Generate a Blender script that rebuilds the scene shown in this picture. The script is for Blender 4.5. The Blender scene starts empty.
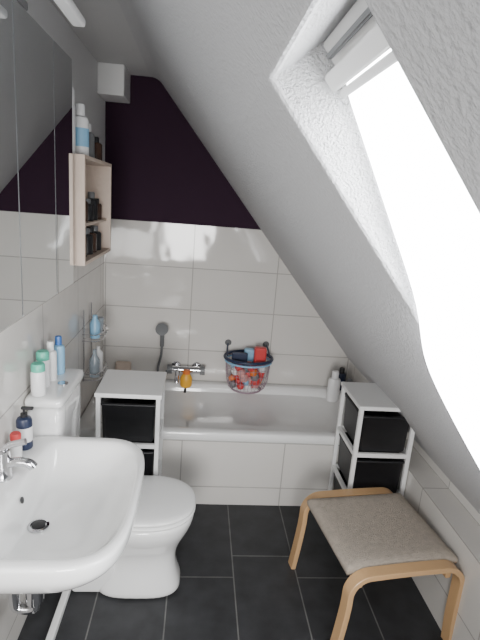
import bpy, bmesh, math, random
from mathutils import Vector, Matrix
random.seed(4)
C = bpy.context.scene.collection

# ---------------------------------------------------------------- materials
def mat(name, col, rough=0.5, metal=0.0, bump=0.0, bscale=60, var=0.0, spec=0.5, emit=None, trans=0.0, coat=0.0, bdist=0.01, vscale=3):
    m = bpy.data.materials.new(name); m.use_nodes = True
    nt = m.node_tree; b = nt.nodes['Principled BSDF']
    b.inputs['Base Color'].default_value = (*col, 1)
    b.inputs['Roughness'].default_value = rough
    b.inputs['Metallic'].default_value = metal
    b.inputs['Specular IOR Level'].default_value = spec
    b.inputs['Transmission Weight'].default_value = trans
    b.inputs['Coat Weight'].default_value = coat
    if emit:
        b.inputs['Emission Color'].default_value = (*emit[:3], 1)
        b.inputs['Emission Strength'].default_value = emit[3]
    tc = nt.nodes.new('ShaderNodeNewGeometry')
    if bump > 0:
        n = nt.nodes.new('ShaderNodeTexNoise'); n.inputs['Scale'].default_value = bscale
        n.inputs['Detail'].default_value = 4
        bp = nt.nodes.new('ShaderNodeBump'); bp.inputs['Strength'].default_value = bump
        bp.inputs['Distance'].default_value = bdist
        nt.links.new(tc.outputs['Position'], n.inputs['Vector'])
        nt.links.new(n.outputs['Fac'], bp.inputs['Height'])
        nt.links.new(bp.outputs['Normal'], b.inputs['Normal'])
    if var > 0:
        n = nt.nodes.new('ShaderNodeTexNoise'); n.inputs['Scale'].default_value = vscale
        n.inputs['Detail'].default_value = 5
        r = nt.nodes.new('ShaderNodeMixRGB')
        r.inputs[1].default_value = (*[c*(1-var) for c in col], 1)
        r.inputs[2].default_value = (*[min(1, c*(1+var)) for c in col], 1)
        nt.links.new(tc.outputs['Position'], n.inputs['Vector'])
        nt.links.new(n.outputs['Fac'], r.inputs[0]); nt.links.new(r.outputs[0], b.inputs['Base Color'])
    return m

def tile_mat(name, ax, off, bw, bh, c1, c2, mortar, msize=0.0035, rough=0.07, brick_off=0.0,
             paint=None, paint_z=None, slate=False):
    m = bpy.data.materials.new(name); m.use_nodes = True
    nt = m.node_tree; b = nt.nodes['Principled BSDF']
    if not slate: b.inputs['Specular IOR Level'].default_value = 0.6
    g = nt.nodes.new('ShaderNodeNewGeometry'); s = nt.nodes.new('ShaderNodeSeparateXYZ')
    nt.links.new(g.outputs['Position'], s.inputs[0])
    cb = nt.nodes.new('ShaderNodeCombineXYZ')
    for i in range(2):
        a = nt.nodes.new('ShaderNodeMath'); a.operation = 'SUBTRACT'
        nt.links.new(s.outputs['XYZ'.index(ax[i])], a.inputs[0]); a.inputs[1].default_value = off[i]
        nt.links.new(a.outputs[0], cb.inputs[i])
    br = nt.nodes.new('ShaderNodeTexBrick')
    br.offset = brick_off; br.offset_frequency = 2; br.squash = 1.0
    br.inputs['Scale'].default_value = 1.0
    br.inputs['Brick Width'].default_value = bw; br.inputs['Row Height'].default_value = bh
    br.inputs['Mortar Size'].default_value = msize; br.inputs['Mortar Smooth'].default_value = 0.2
    br.inputs['Color1'].default_value = (*c1, 1); br.inputs['Color2'].default_value = (*c2, 1)
    br.inputs['Mortar'].default_value = (*mortar, 1); br.inputs['Bias'].default_value = 0
    nt.links.new(cb.outputs[0], br.inputs['Vector'])
    col = br.outputs['Color']
    n = nt.nodes.new('ShaderNodeTexNoise'); n.inputs['Scale'].default_value = 9 if slate else 6
    n.inputs['Detail'].default_value = 8 if slate else 1
    nt.links.new(g.outputs['Position'], n.inputs['Vector'])
    if slate:
        mx = nt.nodes.new('ShaderNodeMixRGB'); mx.blend_type = 'MULTIPLY'; mx.inputs[0].default_value = 0.7
        cr = nt.nodes.new('ShaderNodeValToRGB')
        cr.color_ramp.elements[0].position = 0.3; cr.color_ramp.elements[0].color = (0.45, 0.45, 0.45, 1)
        cr.color_ramp.elements[1].position = 0.75; cr.color_ramp.elements[1].color = (1.4, 1.4, 1.4, 1)
        nt.links.new(n.outputs['Fac'], cr.inputs[0])
        nt.links.new(col, mx.inputs[1]); nt.links.new(cr.outputs[0], mx.inputs[2]); col = mx.outputs[0]
    ad = nt.nodes.new('ShaderNodeMath'); ad.operation = 'MULTIPLY_ADD'
    nt.links.new(br.outputs['Fac'], ad.inputs[0]); ad.inputs[1].default_value = -0.5
    sc = nt.nodes.new('ShaderNodeMath'); sc.operation = 'MULTIPLY'; sc.inputs[1].default_value = 0.5 if slate else 1.4
    nt.links.new(n.outputs['Fac'], sc.inputs[0]); nt.links.new(sc.outputs[0], ad.inputs[2])
    bp = nt.nodes.new('ShaderNodeBump'); bp.inputs['Strength'].default_value = 0.4; bp.inputs['Distance'].default_value = 0.006
    nt.links.new(ad.outputs[0], bp.inputs['Height'])
    if paint is not None:
        gt = nt.nodes.new('ShaderNodeMath'); gt.operation = 'GREATER_THAN'; gt.inputs[1].default_value = paint_z
        nt.links.new(s.outputs[2], gt.inputs[0])
        mx = nt.nodes.new('ShaderNodeMixRGB'); nt.links.new(gt.outputs[0], mx.inputs[0])
        nt.links.new(col, mx.inputs[1]); mx.inputs[2].default_value = (*paint, 1); col = mx.outputs[0]
        for (o0, o1, sock) in ((rough, 0.75, b.inputs['Roughness']), (0.4, 0.0, bp.inputs['Strength']), (0.6, 0.25, b.inputs['Specular IOR Level'])):
            mr = nt.nodes.new('ShaderNodeMapRange'); nt.links.new(gt.outputs[0], mr.inputs[0])
            mr.inputs[3].default_value = o0; mr.inputs[4].default_value = o1
            nt.links.new(mr.outputs[0], sock)
    else:
        b.inputs['Roughness'].default_value = rough
    nt.links.new(bp.outputs[0], b.inputs['Normal'])
    nt.links.new(col, b.inputs['Base Color'])
    return m

TW, TW2, TG = (0.675, 0.65, 0.615), (0.70, 0.675, 0.64), (0.42, 0.40, 0.375)
PURPLE = (0.026, 0.0085, 0.023)
M_far = tile_mat('tile_far', 'XZ', (-0.04, 0.11), .6, .3, TW, TW2, TG, paint=PURPLE, paint_z=1.61)
M_left = tile_mat('tile_left', 'YZ', (0.25, 0.11), .6, .3, TW, TW2, TG, paint=(0.68, 0.68, 0.68), paint_z=1.61)
M_panel = tile_mat('tile_panel', 'XZ', (-0.04, 0.12), .608, .3, TW, TW2, TG)
M_knee = tile_mat('tile_knee', 'YZ', (0.24, -0.12), .6, .3, TW, TW2, TG)
M_ledge = tile_mat('tile_ledge', 'YX', (0.24, 1.17), .6, .3, TW, TW2, TG)
M_floor = tile_mat('slate_floor', 'YX', (0.176, 0.255 - .317*4), .6, .317, (0.026, 0.027, 0.030), (0.034, 0.035, 0.038),
                   (0.13, 0.13, 0.125), msize=0.0035, rough=0.55, brick_off=0.755, slate=True)
M_plaster = mat('plaster_paint', (0.53, 0.53, 0.54), 0.85, bump=0.45, bscale=120, bdist=.014)
M_reveal = mat('roughcast_reveal', (0.76, 0.76, 0.77), 0.9, bump=1.0, bscale=240, bdist=.018)
M_ceil = mat('ceiling_paint', (0.56, 0.56, 0.56), 0.85, bump=0.3, bscale=120)
M_cer = mat('ceramic', (0.86, 0.86, 0.85), 0.08, coat=0.5)
M_tub = mat('tub_enamel', (0.82, 0.82, 0.81), 0.10)
M_seat = mat('toilet_plastic', (0.86, 0.86, 0.85), 0.18)
M_wht = mat('white_lacquer', (0.84, 0.84, 0.83), 0.3)
M_blk = mat('black_plastic', (0.012, 0.012, 0.014), 0.45)
M_chr = mat('chrome', (0.66, 0.66, 0.68), 0.08, metal=1)
M_mir = mat('mirror_glass', (0.88, 0.90, 0.90), 0.012, metal=1)
M_alu = mat('aluminium_edge', (0.75, 0.75, 0.77), 0.35, metal=0.6)
M_shelf = mat('whitewashed_wood', (0.60, 0.49, 0.41), 0.6, bump=0.3, bscale=40, var=0.28)
M_fab = mat('beige_fabric', (0.46, 0.40, 0.335), 0.95, bump=1.0, bscale=220, var=0.30, vscale=45)
M_grn = mat('mint', (0.10, 0.50, 0.36), 0.35)
M_blu = mat('blue', (0.05, 0.16, 0.45), 0.35)
M_lblu = mat('light_blue', (0.25, 0.48, 0.68), 0.35)
M_navy = mat('navy', (0.02, 0.03, 0.07), 0.4)
M_red = mat('red', (0.60, 0.05, 0.05), 0.4)
M_pink = mat('pink', (0.62, 0.30, 0.28), 0.4)
M_yel = mat('yellow', (0.80, 0.40, 0.03), 0.4)
M_org = mat('orange', (0.75, 0.18, 0.03), 0.4)
M_bwht = mat('bottle_white', (0.80, 0.80, 0.80), 0.3)
M_brn = mat('bottle_brown', (0.06, 0.03, 0.02), 0.2)
M_gry = mat('grey_plastic', (0.16, 0.165, 0.17), 0.4)
M_lamp = mat('lamp_diffuser', (0.9, 0.9, 0.9), 0.4)
M_net = mat('toy_net', (0.30, 0.22, 0.26), 0.5)
M_clear = mat('clear_blue_plastic', (0.70, 0.80, 0.88), 0.15, trans=0.7)
M_wood = mat('birch_wood', (0.58, 0.36, 0.18), 0.38, var=0.12, coat=0.2)

# blind cloth emits light itself, standing in for daylight behind it
M_blind = bpy.data.materials.new('blind_fabric_emissive'); M_blind.use_nodes = True
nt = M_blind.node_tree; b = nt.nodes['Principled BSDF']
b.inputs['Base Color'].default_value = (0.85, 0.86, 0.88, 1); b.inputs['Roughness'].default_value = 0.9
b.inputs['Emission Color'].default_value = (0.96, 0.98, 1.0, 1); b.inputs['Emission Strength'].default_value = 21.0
M_glass = mat('window_glass', (0.95, 0.97, 1), 0.02, trans=1.0)

# ---------------------------------------------------------------- helpers
def new_obj(name, bm, m, smooth=False, parent=None):
    bmesh.ops.recalc_face_normals(bm, faces=bm.faces)
    me = bpy.data.meshes.new(name); bm.to_mesh(me); bm.free()
    ms = m if isinstance(m, (list, tuple)) else [m]
    for x in ms: me.materials.append(x)
    o = bpy.data.objects.new(name, me); C.objects.link(o)
    if smooth:
        for p in me.polygons: p.use_smooth = True
    if parent: o.parent = parent
    return o

def empty(name, loc=(0, 0, 0), rz=0):
    e = bpy.data.objects.new(name, None); C.objects.link(e); e.location = loc
    e.rotation_euler = (0, 0, rz); e.empty_display_size = 0.05
    return e

def box(name, x0, x1, y0, y1, z0, z1, m, parent=None, bev=0.0, seg=2):
    bm = bmesh.new(); bmesh.ops.create_cube(bm, size=1)
    bmesh.ops.scale(bm, vec=(x1-x0, y1-y0, z1-z0), verts=bm.verts)
    bmesh.ops.translate(bm, vec=((x0+x1)/2, (y0+y1)/2, (z0+z1)/2), verts=bm.verts)
    if bev > 0:
        bmesh.ops.bevel(bm, geom=bm.edges[:], offset=bev, segments=seg, profile=0.5, affect='EDGES')
    return new_obj(name, bm, m, parent=parent)

def poly_prism(name, pts, vec, m, parent=None):
    bm = bmesh.new(); vs = [bm.verts.new(p) for p in pts]
    f = bm.faces.new(vs); r = bmesh.ops.extrude_face_region(bm, geom=[f])
    bmesh.ops.translate(bm, vec=vec, verts=[v for v in r['geom'] if isinstance(v, bmesh.types.BMVert)])
    return new_obj(name, bm, m, parent=parent)

def lathe(name, prof, m, loc=(0, 0, 0), parent=None, seg=24, sx=1, sy=1, rot=None):
    bm = bmesh.new(); rings = []
    for r, z in prof:
        rings.append([bm.verts.new((r*math.cos(2*math.pi*i/seg)*sx, r*math.sin(2*math.pi*i/seg)*sy, z)) for i in range(seg)])
    for a, c in zip(rings, rings[1:]):
        for i in range(seg): bm.faces.new((a[i], a[(i+1) % seg], c[(i+1) % seg], c[i]))
    if prof[0][0] > 1e-4: bm.faces.new(rings[0][::-1])
    if prof[-1][0] > 1e-4: bm.faces.new(rings[-1])
    if rot: bmesh.ops.rotate(bm, cent=(0, 0, 0), matrix=rot, verts=bm.verts)
    bmesh.ops.translate(bm, vec=loc, verts=bm.verts)
    bmesh.ops.remove_doubles(bm, verts=bm.verts, dist=1e-5)
    o = new_obj(name, bm, m, smooth=True, parent=parent)
    md = o.modifiers.new('es', 'EDGE_SPLIT'); md.split_angle = math.radians(40)
    return o

def tube(name, pts, r, m, parent=None, seg=12, smooth_it=3, flat=None):
    P = [Vector(p) for p in pts]
    for _ in range(smooth_it):
        Q = [P[0]]
        for a, c in zip(P, P[1:]): Q += [a.lerp(c, .25), a.lerp(c, .75)]
        Q.append(P[-1]); P = Q
    bm = bmesh.new(); rings = []
    prevn = None
    for i, p in enumerate(P):
        t = (P[min(i+1, len(P)-1)] - P[max(i-1, 0)]).normalized()
        if flat is not None:
            n = Vector(flat) - t*t.dot(Vector(flat)); n.normalize()
        elif prevn is None:
            n = t.orthogonal().normalized()
        else:
            n = (prevn - t*prevn.dot(t)).normalized()
        prevn = n; bn = t.cross(n)
        if flat is not None:
            w, h = r
            rings.append([bm.verts.new(p + n*a + bn*c) for a, c in
                          ((w, h*.8), (w*.92, h), (-w*.92, h), (-w, h*.8), (-w, -h*.8), (-w*.92, -h), (w*.92, -h), (w, -h*.8))])
        else:
            rings.append([bm.verts.new(p + (n*math.cos(2*math.pi*k/seg)+bn*math.sin(2*math.pi*k/seg))*r) for k in range(seg)])
    for a, c in zip(rings, rings[1:]):
        k = len(a)
        for i in range(k): bm.faces.new((a[i], a[(i+1) % k], c[(i+1) % k], c[i]))
    bm.faces.new(rings[0][::-1]); bm.faces.new(rings[-1])
    o = new_obj(name, bm, m, smooth=True, parent=parent)
    md = o.modifiers.new('es', 'EDGE_SPLIT'); md.split_angle = math.radians(35)
    return o

def loft(name, rings, m, parent=None, seg=48, sub=1, cap0=True, cap1=True, nback=None):
    """rings: (cx,cy,z,hx,hy,n); nback = exponent for the wall side"""
    bm = bmesh.new(); R = []
    for cx, cy, z, hx, hy, n in rings:
        ring = []
        for i in range(seg):
            a = 2*math.pi*i/seg; c, s = math.cos(a), math.sin(a)
            k = n if (c > 0 or nback is None) else max(n, nback)
            ring.append(bm.verts.new((cx+hx*math.copysign(abs(c)**(2/k), c), cy+hy*math.copysign(abs(s)**(2/k), s), z)))
        R.append(ring)
    for a, c in zip(R, R[1:]):
        for i in range(seg): bm.faces.new((a[i], a[(i+1) % seg], c[(i+1) % seg], c[i]))
    if cap0: bm.faces.new(R[0][::-1])
    if cap1: bm.faces.new(R[-1])
    o = new_obj(name, bm, m, smooth=True, parent=parent)
    if sub:
        md = o.modifiers.new('sub', 'SUBSURF'); md.levels = sub; md.render_levels = sub
    return o

def bottle(name, x, y, z, r, h, body, cap, pump=False, sy=1.0, label=None):
    e = empty(name, (x, y, z))
    nh = h*0.78
    lathe('body', [(r*.92, 0), (r, h*.02), (r, nh*.88), (r*.85, nh*.96), (r*.42, nh)], body, parent=e, sy=sy)
    if label: lathe('label', [(r*1.01, nh*.25), (r*1.01, nh*.7)], label, parent=e, sy=sy)
    if pump:
        lathe('collar', [(r*.45, nh), (r*.45, nh+h*.08), (r*.15, nh+h*.08), (r*.15, h)], cap, parent=e)
        box('pump_head', -r*.3, r*1.2, -r*.25, r*.25, h*.96, h*1.02, cap, parent=e, bev=.002)
    else:
        lathe('cap', [(r*.55, nh), (r*.55, h*.97), (r*.48, h), (0.0, h)], cap, parent=e)
    return e

def can(name, x, y, z, r, h, body, cap):
    e = empty(name, (x, y, z))
    lathe('body', [(r*.94, 0), (r, h*.03), (r, h*.72), (r*.9, h*.76)], body, parent=e)
    lathe('cap', [(r*.93, h*.76), (r*.93, h*.95), (r*.8, h), (0, h)], cap, parent=e)
    return e

# ---------------------------------------------------------------- room shell
XL, YF, YB, ZC = -0.65, 3.37, -1.0, 2.51
ang = math.atan2(1.82, 1.494)
dS = Vector((math.cos(ang), 0, -math.sin(ang))); nS = Vector((math.sin(ang), 0, math.cos(ang)))
O = Vector((-0.324, 0, ZC))
def L(s, y, n=0.0):
    p = O + dS*s + nS*n
    return Vector((p.x, y, p.z))

box('floor', XL-.1, 1.5, YB-.1, YF+.1, -.1, 0, M_floor)
box('wall_left', XL-.1, XL, YB-.1, YF+.1, 0, ZC+.1, M_left)
pts = [(XL, YF, 0), (1.5, YF, 0), (1.5, YF, .30)]
sb = 2.75
pts += [L(sb, YF, 0.03), L(0, YF, .03), (XL, YF, ZC+.03)]
poly_prism('wall_far', pts, (0, .1, 0), M_far)
poly_prism('wall_near', [(p[0], YB, p[2]) for p in pts], (0, -.1, 0), M_plaster)
T = 0.045; r = T/math.tan(ang/2)
prof = []
cx, cz = O.x - T, ZC - r
for i in range(9):
    a = ang*i/8
    prof.append(Vector((cx + r*math.sin(a), 0, cz + r*math.cos(a))))
S0, S1, Y0, Y1 = 0.669, 1.80, 0.445, 0.86
box('ceiling', XL-.1, cx, YB-.1, YF+.1, ZC, ZC+.1, M_ceil)
bm = bmesh.new()
ys = [YB, Y0, Y1, YF]
svals = [S0, S1, 2.355]
rows = [[bm.verts.new((p.x, y, p.z)) for y in ys] for p in prof]
rows += [[bm.verts.new(L(s, y)) for y in ys] for s in svals]
nh = len(prof)
for i in range(len(rows)-1):
    for j in range(3):
        if i == nh and j == 1: continue
        f = bm.faces.new((rows[i][j], rows[i][j+1], rows[i+1][j+1], rows[i+1][j]))
        f.smooth = i < nh
e1 = [bm.verts.new(L(2.58, y)) for y in (YB, 2.54)]
m1 = bm.verts.new(L(2.355, 2.54))
bm.faces.new((rows[-1][0], m1, e1[1], e1[0]))
D = 0.20
hl = [rows[nh][1], rows[nh][2], rows[nh+1][2], rows[nh+1][1]]
outer = [bm.verts.new(L(s, y, D)) for s, y in ((S0-.0, Y0), (S0-.0, Y1), (S1, Y1), (S1, Y0))]
for k in range(4):
    f = bm.faces.new((hl[k], hl[(k+1) % 4], outer[(k+1) % 4], outer[k])); f.material_index = 1
he = [bm.edges.get((hl[k], hl[(k+1) % 4])) for k in range(4)]
bmesh.ops.bevel(bm, geom=he, offset=0.010, segments=3, profile=0.5, affect='EDGES')
sl = new_obj('wall_slope', bm, [M_plaster, M_reveal])

def multi_box(name, x0, x1, y0, y1, z0, z1, mside, mtop):
    o = box(name, x0, x1, y0, y1, z0, z1, mside)
    o.data.materials.append(mtop)
    for p in o.data.polygons:
        if abs(p.normal.z) > .5: p.material_index = 1
    return o
multi_box('wall_right', 1.17, 1.5, YB, 2.54, 0, .48, M_knee, M_ledge)
box('wall_right.001', 1.305, 1.5, YB, 2.54, .48, .56, M_knee)
box('wall_right.002', 1.172, 1.5, 2.54, YF, 0, .695, M_knee)

box('ventilation_box', XL, -.495, 3.12, YF, 2.34, ZC, M_wht, bev=.006)
box('trim_1', -.53, -.50, 1.1, 2.2, 0, .035, M_wht, bev=.006)

# ---------------------------------------------------------------- roof window
win = empty('window_1')
def lbox(name, s0, s1, y0, y1, n0, n1, m, parent):
    bm = bmesh.new(); v = [bm.verts.new(L(s, y, n)) for s in (s0, s1) for y in (y0, y1) for n in (n0, n1)]
    for f in ((0,1,3,2),(4,6,7,5),(0,4,5,1),(2,3,7,6),(0,2,6,4),(1,5,7,3)): bm.faces.new([v[i] for i in f])
    bmesh.ops.bevel(bm, geom=bm.edges[:], offset=.003, segments=2, affect='EDGES')
    return new_obj(name, bm, m, parent=parent)
lbox('frame_top', S0+.002, S0+.07, Y0+.002, Y1-.002, .10, .17, M_wht, win)
lbox('frame_bottom', S1-.07, S1-.002, Y0+.002, Y1-.002, .10, .17, M_wht, win)
lbox('frame_far', S0+.07, S1-.07, Y1-.05, Y1-.002, .10, .17, M_wht, win)
lbox('frame_near', S0+.07, S1-.07, Y0+.002, Y0+.05, .10, .17, M_wht, win)
lbox('glass', S0+.07, S1-.07, Y0+.05, Y1-.05, .13, .14, M_glass, win)
lbox('handle_bar', S0+.022, S0+.032, Y0+.06, Y1-.04, .082, .094, M_gry, win)
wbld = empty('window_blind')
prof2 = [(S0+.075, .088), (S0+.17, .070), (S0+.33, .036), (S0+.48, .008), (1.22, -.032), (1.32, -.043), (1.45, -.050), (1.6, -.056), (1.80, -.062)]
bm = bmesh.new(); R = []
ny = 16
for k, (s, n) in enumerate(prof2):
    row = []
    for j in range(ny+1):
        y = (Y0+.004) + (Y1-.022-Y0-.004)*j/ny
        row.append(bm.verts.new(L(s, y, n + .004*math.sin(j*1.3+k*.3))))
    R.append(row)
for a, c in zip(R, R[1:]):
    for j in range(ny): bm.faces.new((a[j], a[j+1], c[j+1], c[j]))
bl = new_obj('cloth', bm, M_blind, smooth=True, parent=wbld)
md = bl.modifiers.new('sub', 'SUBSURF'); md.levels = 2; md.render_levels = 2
lbox('cassette', S0+.045, S0+.075, Y0+.01, Y1-.012, .072, .098, M_wht, wbld)
lbox('rolled_cloth', S0+.078, S0+.092, Y0+.015, Y1-.02, .078, .096, M_bwht, wbld)

# ---------------------------------------------------------------- bathtub
tub = empty('bathtub')
x0, x1, y0, y1, zr = -.648, 1.17, 2.545, 3.368, .48
cx, cy = (x0+x1)/2, (y0+y1)/2; hx, hy = (x1-x0)/2, (y1-y0)/2
loft('basin', [(cx, cy, .425, hx-.004, hy-.004, 60), (cx, cy, .43, hx, hy, 60), (cx, cy, .474, hx, hy, 60), (cx, cy, .48, hx-.006, hy-.006, 60),
               (cx, cy, .48, hx-.055, hy-.06, 14), (cx, cy, .474, hx-.068, hy-.072, 9),
               (cx, cy, .44, hx-.08, hy-.085, 7), (cx, cy, .25, hx-.13, hy-.12, 5), (cx, cy, .12, hx-.20, hy-.17, 4),
               (cx, cy, .09, hx-.28, hy-.24, 4)], M_tub, parent=tub, seg=96, sub=0)
box('front_panel', x0, x1, 2.555, 2.60, 0, .425, M_panel, parent=tub)
lathe('drain', [(.03, 0), (.03, .004), (0, .006)], M_chr, loc=(.0, cy, .092), parent=tub)
lathe('overflow', [(.035, 0), (.035, .008), (.02, .014), (0, .014)], M_chr, loc=(0.05, 3.275, .38), parent=tub, rot=Matrix.Rotation(math.radians(90), 3, 'X'))
tube('black_cord', [(-.045, 3.285, .476), (-.048, 3.262, .45), (-.055, 3.235, .38), (-.06, 3.225, .30)], .009, M_blk, parent=tub)  # dark cord hanging into the tub, of unknown kind

mx = empty('bath_mixer_tap')
tube('body', [(-.15, 3.29, .585), (.05, 3.29, .585)], .026, M_chr, parent=mx, smooth_it=0, seg=16)
for xx in (-.125, .025):
    tube('inlet', [(xx, 3.37, .585), (xx, 3.29, .585)], .016, M_chr, parent=mx, smooth_it=0)
    lathe('rosette', [(.036, 0), (.034, .01), (0, .012)], M_chr, loc=(xx, 3.37, .585), parent=mx, rot=Matrix.Rotation(math.radians(90), 3, 'X'))
for xx in (-.185, .05):
    tube('knob', [(xx, 3.29, .585), (xx+.035, 3.29, .585)], .034, M_gry, parent=mx, smooth_it=0, seg=16)
tube('spout', [(-.11, 3.29, .58), (-.11, 3.24, .575), (-.11, 3.17, .55), (-.11, 3.165, .53)], .016, M_chr, parent=mx)
hs = empty('hand_shower')
box('bracket', -.25, -.215, 3.33, 3.37, .80, .835, M_chr, parent=hs, bev=.005)
tube('handle', [(-.232, 3.335, .74), (-.232, 3.325, .82), (-.232, 3.29, .88)], .015, M_gry, parent=hs)
lathe('head', [(.012, .0), (.042, .02), (.045, .03), (0, .034)], M_gry, loc=(-.232, 3.295, .868), parent=hs, rot=Matrix.Rotation(math.radians(60), 3, 'X'))
tube('hose', [(-.232, 3.335, .74), (-.235, 3.34, .66), (-.26, 3.335, .56), (-.24, 3.32, .50), (-.20, 3.32, .50), (-.19, 3.325, .54), (-.19, 3.33, .56)], .009, M_gry, parent=hs)
bt = empty('shampoo_bottle', (-.045, 3.222, .4815))
lathe('body', [(.032, 0), (.042, .015), (.042, .07), (.024, .10)], M_yel, parent=bt, sy=.8)
lathe('cap', [(.026, .10), (.026, .125), (0, .13)], M_org, parent=bt)

tb = empty('toy_basket', (.385, 3.215, .482))
bm = bmesh.new(); R = []; sg = 32
prof3 = [(.095, 0), (.13, .03), (.145, .08), (.152, .13), (.156, .18), (.158, .235)]
for rr, z in prof3:
    R.append([bm.verts.new((rr*math.cos(2*math.pi*i/sg), .85*rr*math.sin(2*math.pi*i/sg), z)) for i in range(sg)])
for a, c in zip(R, R[1:]):
    for i in range(sg): bm.faces.new((a[i], a[(i+1) % sg], c[(i+1) % sg], c[i]))
bm.faces.new(R[0])
net = new_obj('net', bm, M_net, parent=tb)
md = net.modifiers.new('w', 'WIREFRAME'); md.thickness = .0035
def ringpts(r, z, sy=.85, n=40): return [(r*math.cos(2*math.pi*i/n), sy*r*math.sin(2*math.pi*i/n), z) for i in range(n+1)]
tube('rim', ringpts(.168, .245), .011, M_navy, parent=tb, smooth_it=0)
tube('rim_band', ringpts(.163, .22), .007, M_lblu, parent=tb, smooth_it=0)
tube('base_ring', ringpts(.105, .01), .006, M_net, parent=tb, smooth_it=0)
for sx in (-1, 1):
    tube('strap', [(sx*.15, 0, .25), (sx*.15, .09, .28), (sx*.14, .145, .30)], .006, M_navy, parent=tb)
    lathe('suction_cup', [(.024, 0), (.016, .01), (.008, .02), (0, .02)], M_gry, loc=(sx*.14, .154, .30), parent=tb, rot=Matrix.Rotation(math.radians(90), 3, 'X'))
pal = [M_red, M_pink, M_bwht, M_red, M_gry, M_pink, M_lblu, M_red, M_org]
for i in range(60):
    a = i*2.4; rr = .035+.078*((i*7) % 10)/10; z = .035 + .17*i/60
    q = .024+.016*((i*3) % 5)/5
    lathe('toy', [(0, -q), (q*.7, -q*.7), (q, 0), (q*.7, q*.7), (0, q)], pal[i % 9], loc=(rr*math.cos(a), .8*rr*math.sin(a), z), parent=tb, seg=12)
box('toy_boat', .035, .12, -.05, .01, .20, .33, M_red, parent=tb, bev=.012)
box('toy_book', -.12, -.01, -.04, -.01, .19, .285, M_navy, parent=tb, bev=.008)
box('toy_cup', -.03, .04, .0, .06, .21, .30, M_lblu, parent=tb, bev=.012)

bottle('shampoo_bottle.001', .985, 3.085, .481, .044, .22, M_bwht, M_bwht, sy=.7)
bottle('shower_gel_bottle', 1.10, 3.30, .481, .035, .17, M_navy, M_blk, sy=.8)
bottle('shower_gel_bottle.001', 1.125, 3.18, .481, .034, .13, M_blk, M_gry, sy=.8)
sd = empty('soap_dish', (-.50, 3.325, .481))
lathe('dish', [(.035, 0), (.05, .02), (.046, .022), (.03, .008), (0, .008)], M_bwht, parent=sd, sy=.7)
box('sponge', -.055, .055, -.022, .022, .015, .13, M_shelf, parent=sd, bev=.012)
cd = empty('shower_caddy', (-.65, 2.85, .70))
for z in (0.0, .24):
    tube('tray_wire', [(.005, -.13, z+.04), (.11, -.13, z+.04), (.11, .13, z+.04), (.005, .13, z+.04)], .003, M_chr, parent=cd, smooth_it=1)
    tube('tray_wire', [(.005, -.13, z), (.11, -.13, z), (.11, .13, z), (.005, .13, z)], .003, M_chr, parent=cd, smooth_it=1)
    for k in range(7):
        tube('slat', [(.004, -.12+.04*k, z), (.108, -.12+.04*k, z)], .002, M_chr, parent=cd, smooth_it=0)
for yy in (-.1, .1): tube('rail', [(.006, yy, -.02), (.006, yy, .42)], .004, M_chr, parent=cd, smooth_it=0)
lathe('clear_bottle', [(.03, .003), (.03, .11), (.012, .14), (.012, .17), (0, .17)], M_clear, loc=(.06, -.06, 0), parent=cd)
lathe('white_bottle', [(.028, .003), (.028, .12), (.012, .14), (.012, .16), (0, .16)], M_bwht, loc=(.06, .04, 0), parent=cd)
lathe('blue_bottle', [(.028, .003), (.03, .09), (.014, .12), (.014, .14), (0, .14)], M_lblu, loc=(.06, -.05, .24), parent=cd)
lathe('clear_cup', [(.025, .003), (.032, .10), (0, .10)], M_clear, loc=(.06, .05, .24), parent=cd)

# ---------------------------------------------------------------- storage units
def drawer_unit(name, ux0, ux1, uy0, uy1, H):
    e = empty(name, (ux0, uy0, 0)); w, d = ux1-ux0, uy1-uy0; p = .022
    box('top_board', -.006, w+.006, -.006, d+.004, H-.022, H, M_wht, parent=e, bev=.004)
    for px in (0, w-p):
        for py in (0, d-p):
            box('post', px, px+p, py, py+p, 0, H-.02, M_wht, parent=e, bev=.003)
    k = H/.79
    tiers = [(.06*k, .255*k), (.30*k, .495*k), (.54*k, .735*k)]
    for z0, z1 in tiers:
        for px in (.002, w-p+.002):
            box('side_rail', px, px+.018, p, d-p, z0-.025, z0-.002, M_wht, parent=e)
        box('front_rail', p, w-p, .002, .018, z0-.025, z0-.002, M_wht, parent=e)
        box('back_rail', p, w-p, d-.02, d-.004, z0-.025, z0-.002, M_wht, parent=e)
        loft('drawer', [(w/2, d/2, z0, w/2-p-.012, d/2-.022, 14), (w/2, d/2, z0+.01, w/2-p-.006, d/2-.016, 14),
                        (w/2, d/2, z1-.012, w/2-.021, d/2-.012, 14), (w/2, d/2, z1-.01, w/2-.014, d/2-.004, 14),
                        (w/2, d/2, z1, w/2-.014, d/2-.004, 14), (w/2, d/2, z1, w/2-.03, d/2-.02, 14),
                        (w/2, d/2, z0+.02, w/2-p-.015, d/2-.03, 14)], M_blk, parent=e, sub=0)
    return e
drawer_unit('storage_drawer_unit', -.462, -.15, 2.21, 2.535, .845)
drawer_unit('storage_drawer_unit.001', .855, 1.165, 2.20, 2.535, .835)

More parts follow.
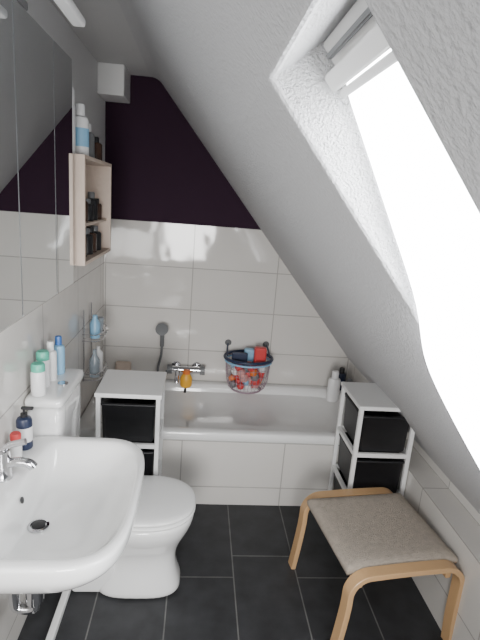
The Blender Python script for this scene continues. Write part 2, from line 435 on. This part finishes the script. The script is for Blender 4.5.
# ---------------------------------------------------------------- toilet
tl = empty('toilet', (0, 1.96, 0))
loft('bowl', [(-.20, 0, 0, .19, .125, 3.2), (-.20, 0, .012, .198, .131, 3.2), (-.20, 0, .05, .186, .122, 3),
              (-.19, 0, .12, .155, .10, 2.6), (-.185, 0, .19, .15, .10, 2.4), (-.185, 0, .25, .175, .125, 2.3),
              (-.19, 0, .31, .212, .162, 2.3), (-.19, 0, .36, .23, .182, 2.3), (-.19, 0, .40, .234, .187, 2.3),
              (-.19, 0, .405, .22, .175, 2.3)], M_cer, parent=tl)
loft('seat', [(-.19, 0, .407, .225, .18, 2.4), (-.19, 0, .410, .238, .192, 2.4), (-.19, 0, .422, .238, .192, 2.4), (-.19, 0, .425, .225, .18, 2.4)], M_seat, parent=tl)
loft('lid', [(-.19, 0, .428, .226, .180, 2.4), (-.19, 0, .431, .237, .191, 2.4), (-.19, 0, .444, .237, .191, 2.4), (-.19, 0, .452, .215, .172, 2.4), (-.19, 0, .457, .12, .09, 2.3)], M_seat, parent=tl)
box('rear_block', -.50, -.33, -.13, .13, .22, .41, M_cer, parent=tl, bev=.03, seg=4)
box('foot_rear', -.50, -.30, -.09, .09, 0, .25, M_cer, parent=tl, bev=.02, seg=3)
for yy in (-.07, .07): tube('hinge', [(-.415, yy-.02, .425), (-.415, yy+.02, .425)], .012, M_chr, parent=tl, smooth_it=0)
loft('cistern', [(-.58, 0, .38, .062, .155, 8), (-.58, 0, .40, .066, .165, 8), (-.575, 0, .93, .072, .18, 8), (-.575, 0, .955, .070, .178, 8)], M_cer, parent=tl)
ct = .997
loft('cistern_lid', [(-.572, 0, .956, .074, .182, 9), (-.572, 0, .96, .077, .188, 9), (-.572, 0, .985, .077, .188, 9), (-.572, 0, .995, .07, .18, 9), (-.572, 0, ct, .04, .12, 6)], M_cer, parent=tl)
lathe('flush_button', [(.022, 0), (.022, .005), (0, .006)], M_chr, loc=(-.54, -.02, ct-.001), parent=tl)

# ---------------------------------------------------------------- washbasin
wb = empty('washbasin', (0, 1.42, 0))
cX = -.40
loft('bowl', [(-.50, 0, .62, .07, .08, 2.5), (-.48, 0, .635, .12, .16, 2.6), (-.45, 0, .67, .17, .24, 2.8), (-.42, 0, .725, .215, .31, 3.2),
              (-.403, 0, .775, .241, .343, 3.5), (cX, 0, .80, .247, .352, 3.7), (cX, 0, .838, .249, .356, 3.8), (cX, 0, .848, .244, .351, 3.8),
              (-.366, 0, .848, .196, .320, 3.4), (-.361, 0, .841, .183, .308, 3.2), (-.366, 0, .80, .168, .280, 3.0),
              (-.385, 0, .745, .145, .238, 2.8), (-.41, 0, .715, .115, .18, 2.6), (-.47, 0, .702, .04, .05, 2), (-.485, 0, .70, .022, .022, 2)],
     M_cer, parent=wb, seg=64, sub=2, nback=7)
lathe('drain_ring', [(.034, 0), (.034, .004), (.026, .006), (.024, .002), (0, .002)], M_chr, loc=(-.48, 0, .704), parent=wb)
lathe('drain_plug', [(.022, 0), (.022, .006), (0, .010)], M_blk, loc=(-.48, 0, .705), parent=wb)
lathe('overflow_hole', [(.011, 0), (.011, .002), (0, .002)], M_blk, loc=(-.530, 0, .80), parent=wb, rot=Matrix.Rotation(math.radians(75), 3, 'Y'))
tube('trap', [(-.50, 0, .64), (-.50, 0, .44), (-.50, 0, .40), (-.50, 0, .37), (-.56, -.0, .37), (-.57, 0, .40), (-.57, 0, .52), (-.60, 0, .54), (-.65, 0, .54)], .018, M_chr, parent=wb)
lathe('trap_nut', [(.026, 0), (.026, .03), (.02, .03)], M_chr, loc=(-.50, 0, .54), parent=wb)
lathe('trap_cup', [(.026, 0), (.03, .01), (.03, .07), (.02, .075)], M_chr, loc=(-.50, 0, .40), parent=wb)
bz = .849
tap = empty('basin_mixer_tap', (-.605, 1.47, bz))
lathe('body', [(.029, 0), (.029, .01), (.026, .015), (.025, .085), (.023, .10), (0, .106)], M_chr, parent=tap)
tube('spout', [(0, 0, .045), (.04, 0, .062), (.085, 0, .058), (.098, 0, .042)], .016, M_chr, parent=tap)
tube('lever', [(0, 0, .10), (.02, 0, .12), (.075, 0, .135)], .011, M_chr, parent=tap)

bottle('soap_dispenser', -.605, 1.67, bz, .028, .16, M_navy, M_blk, pump=True, label=M_bwht)
can('deodorant_can.003', -.607, 1.59, bz, .02, .10, M_bwht, M_red)
can('deodorant_can', -.60, 1.82, ct, .028, .13, M_bwht, M_grn)
can('deodorant_can.001', -.61, 1.91, ct, .027, .15, M_bwht, M_grn)
bottle('lotion_bottle', -.60, 1.98, ct, .025, .17, M_bwht, M_bwht)
bottle('lotion_bottle.001', -.59, 2.06, ct, .026, .17, M_lblu, M_blu)

# ---------------------------------------------------------------- mirror cabinet
mc = empty('mirror_cabinet', (0, 0, 0))
mz0, mz1 = 1.42, 2.25
box('carcass', -.649, -.516, 1.10, 1.97, mz0+.005, mz1-.005, M_wht, parent=mc)
for a, c in ((1.10, 1.40), (1.40, 1.74), (1.74, 1.97)):
    box('door_core', -.515, -.504, a+.0015, c-.0015, mz0, mz1, M_alu, parent=mc)
    box('door_mirror', -.504, -.500, a+.004, c-.004, mz0+.003, mz1-.003, M_mir, parent=mc)
lp = empty('mirror_lamp', (0, 0, 0))
box('base', -.56, -.50, 1.28, 1.52, 2.252, 2.275, M_chr, parent=lp, bev=.005)
tube('arm', [(-.53, 1.34, 2.27), (-.48, 1.34, 2.30), (-.40, 1.34, 2.285)], .008, M_chr, parent=lp)
tube('arm', [(-.53, 1.46, 2.27), (-.48, 1.46, 2.30), (-.40, 1.46, 2.285)], .008, M_chr, parent=lp)
box('light_bar', -.41, -.37, 1.12, 1.62, 2.255, 2.28, M_lamp, parent=lp, bev=.008)

# ---------------------------------------------------------------- wooden wall shelf
ws = empty('wall_shelf', (0, 0, 0))
a0, a1, z0, z1, xf = 2.03, 2.61, 1.485, 1.925, -.470
box('bottom', -.649, xf, a0, a1, z0, z0+.015, M_shelf, parent=ws)
box('top', -.649, xf, a0, a1, z1-.015, z1, M_shelf, parent=ws)
box('side_near', -.649, xf, a0, a0+.015, z0+.015, z1-.015, M_shelf, parent=ws)
box('side_far', -.649, xf, a1-.015, a1, z0+.015, z1-.015, M_shelf, parent=ws)
box('back', -.649, -.642, a0+.015, a1-.015, z0+.015, z1-.015, M_shelf, parent=ws)
box('middle', -.642, xf-.02, a0+.015, a1-.015, 1.64, 1.652, M_shelf, parent=ws)
k = 0
for (yy, rr, hh, zz, mm) in ((2.12, .028, .12, z0+.015, M_blk), (2.20, .03, .12, z0+.015, M_brn), (2.30, .034, .12, z0+.015, M_blk),
                             (2.40, .03, .12, z0+.015, M_brn), (2.49, .034, .12, z0+.015, M_blk),
                             (2.14, .028, .10, 1.652, M_blk), (2.24, .026, .12, 1.652, M_brn), (2.33, .03, .10, 1.652, M_blk), (2.42, .03, .13, 1.652, M_blk), (2.52, .03, .10, 1.652, M_brn)):
    bottle('perfume_bottle' if k == 0 else 'perfume_bottle.%03d' % k, -.53, yy, zz, rr, hh, mm, M_blk if mm != M_blk else M_gry); k += 1
can('hairspray_can', -.55, 2.09, z1, .03, .25, M_bwht, M_bwht)
bottle('cream_bottle', -.53, 2.21, z1, .036, .21, M_bwht, M_bwht, label=M_lblu)
bottle('cream_bottle.001', -.53, 2.34, z1, .032, .15, M_gry, M_bwht)
bottle('cream_bottle.002', -.52, 2.46, z1, .032, .11, M_brn, M_blk)

# ---------------------------------------------------------------- footstool
fs = empty('footstool', (.876, 1.84, 0), math.radians(8))
hw, hd = .252, .285
def arc_frame(y):
    P = [(-hw-.03, y, 0), (-hw-.012, y, .14), (-hw, y, .26)]
    rr = .085; zt = .398
    for i in range(0, 9):
        a = math.pi - (math.pi/2)*i/8
        P.append((-hw+rr+rr*math.cos(a), y, zt-rr+rr*math.sin(a)))
    P.append((0, y, zt+.003))
    for i in range(0, 9):
        a = math.pi/2 - (math.pi/2)*i/8
        P.append((hw-rr+rr*math.cos(a), y, zt-rr+rr*math.sin(a)))
    P += [(hw, y, .26), (hw-.002, y, .14), (hw+.008, y, 0)]
    return P
for sy in (-1, 1):
    tube('bent_frame', arc_frame(sy*(hd-.025)), (.027, .012), M_wood, parent=fs, flat=(0, 1, 0), smooth_it=1)
for sx in (-1, 1):
    xx = sx*(hw-.05)
    box('side_rail', xx-.012, xx+.012, -hd+.03, hd-.03, .33, .375, M_wood, parent=fs, bev=.004)
bm = bmesh.new()
NX, NY = 22, 22
def cush(u, v):
    ex = 1-abs(u)**8; ey = 1-abs(v)**10
    return .392 + .036*max(0, min(ex, ey))**.5 - .010*(1-u*u)*(1-v*v)
lin = lambda i, n: math.sin((2*i/n-1)*math.pi/2)
top = [[bm.verts.new((lin(i, NX)*(hw+.004), lin(j, NY)*(hd-.052), cush(lin(i, NX), lin(j, NY)))) for j in range(NY+1)] for i in range(NX+1)]
bot = [[bm.verts.new((w.co.x*.98, w.co.y*.98, .374)) for w in row] for row in top]
for i in range(NX):
    for j in range(NY):
        bm.faces.new((top[i][j], top[i+1][j], top[i+1][j+1], top[i][j+1]))
        bm.faces.new((bot[i][j], bot[i][j+1], bot[i+1][j+1], bot[i+1][j]))
for i in range(NX):
    bm.faces.new((top[i][0], bot[i][0], bot[i+1][0], top[i+1][0])); bm.faces.new((top[i][NY], top[i+1][NY], bot[i+1][NY], bot[i][NY]))
for j in range(NY):
    bm.faces.new((top[0][j], top[0][j+1], bot[0][j+1], bot[0][j])); bm.faces.new((top[NX][j], bot[NX][j], bot[NX][j+1], top[NX][j+1]))
new_obj('cushion', bm, M_fab, smooth=True, parent=fs)

# ---------------------------------------------------------------- lights
def area(name, loc, target, sx, sy, power, col=(1, 1, 1), spread=180):
    l = bpy.data.lights.new(name, 'AREA'); l.shape = 'RECTANGLE'; l.size = sx; l.size_y = sy; l.energy = power; l.color = col
    l.spread = math.radians(spread)
    o = bpy.data.objects.new(name, l); C.objects.link(o); o.location = loc
    d = Vector(target)-Vector(loc); o.rotation_euler = d.to_track_quat('-Z', 'Y').to_euler()
    return o
area('rear_fill', (-0.2, -.9, 1.3), (0.05, 3.0, .75), .7, .9, 17, (1, .99, .98), spread=80)  # added fill light behind the camera, not a known window
w = bpy.data.worlds.new('World'); bpy.context.scene.world = w; w.use_nodes = True
bg = w.node_tree.nodes['Background']; bg.inputs[0].default_value = (.85, .92, 1, 1); bg.inputs[1].default_value = 4.0

# ---------------------------------------------------------------- camera
yaw, pit, rol = math.radians(5.4), math.radians(14), math.radians(4.5)
F = Vector((math.sin(yaw)*math.cos(pit), math.cos(yaw)*math.cos(pit), -math.sin(pit)))
R0 = Vector((math.cos(yaw), -math.sin(yaw), 0)); U0 = R0.cross(F)
Rr = R0*math.cos(rol)+U0*math.sin(rol); Ur = -R0*math.sin(rol)+U0*math.cos(rol)
cam = bpy.data.cameras.new('camera'); co = bpy.data.objects.new('camera', cam); C.objects.link(co)
M = Matrix((Rr, Ur, -F)).transposed().to_4x4(); M.translation = Vector((0, 0, 1.8)); co.matrix_world = M
cam.sensor_fit = 'VERTICAL'; cam.sensor_height = 24; cam.lens = 24*481/640; cam.clip_start = .01
bpy.context.scene.camera = co
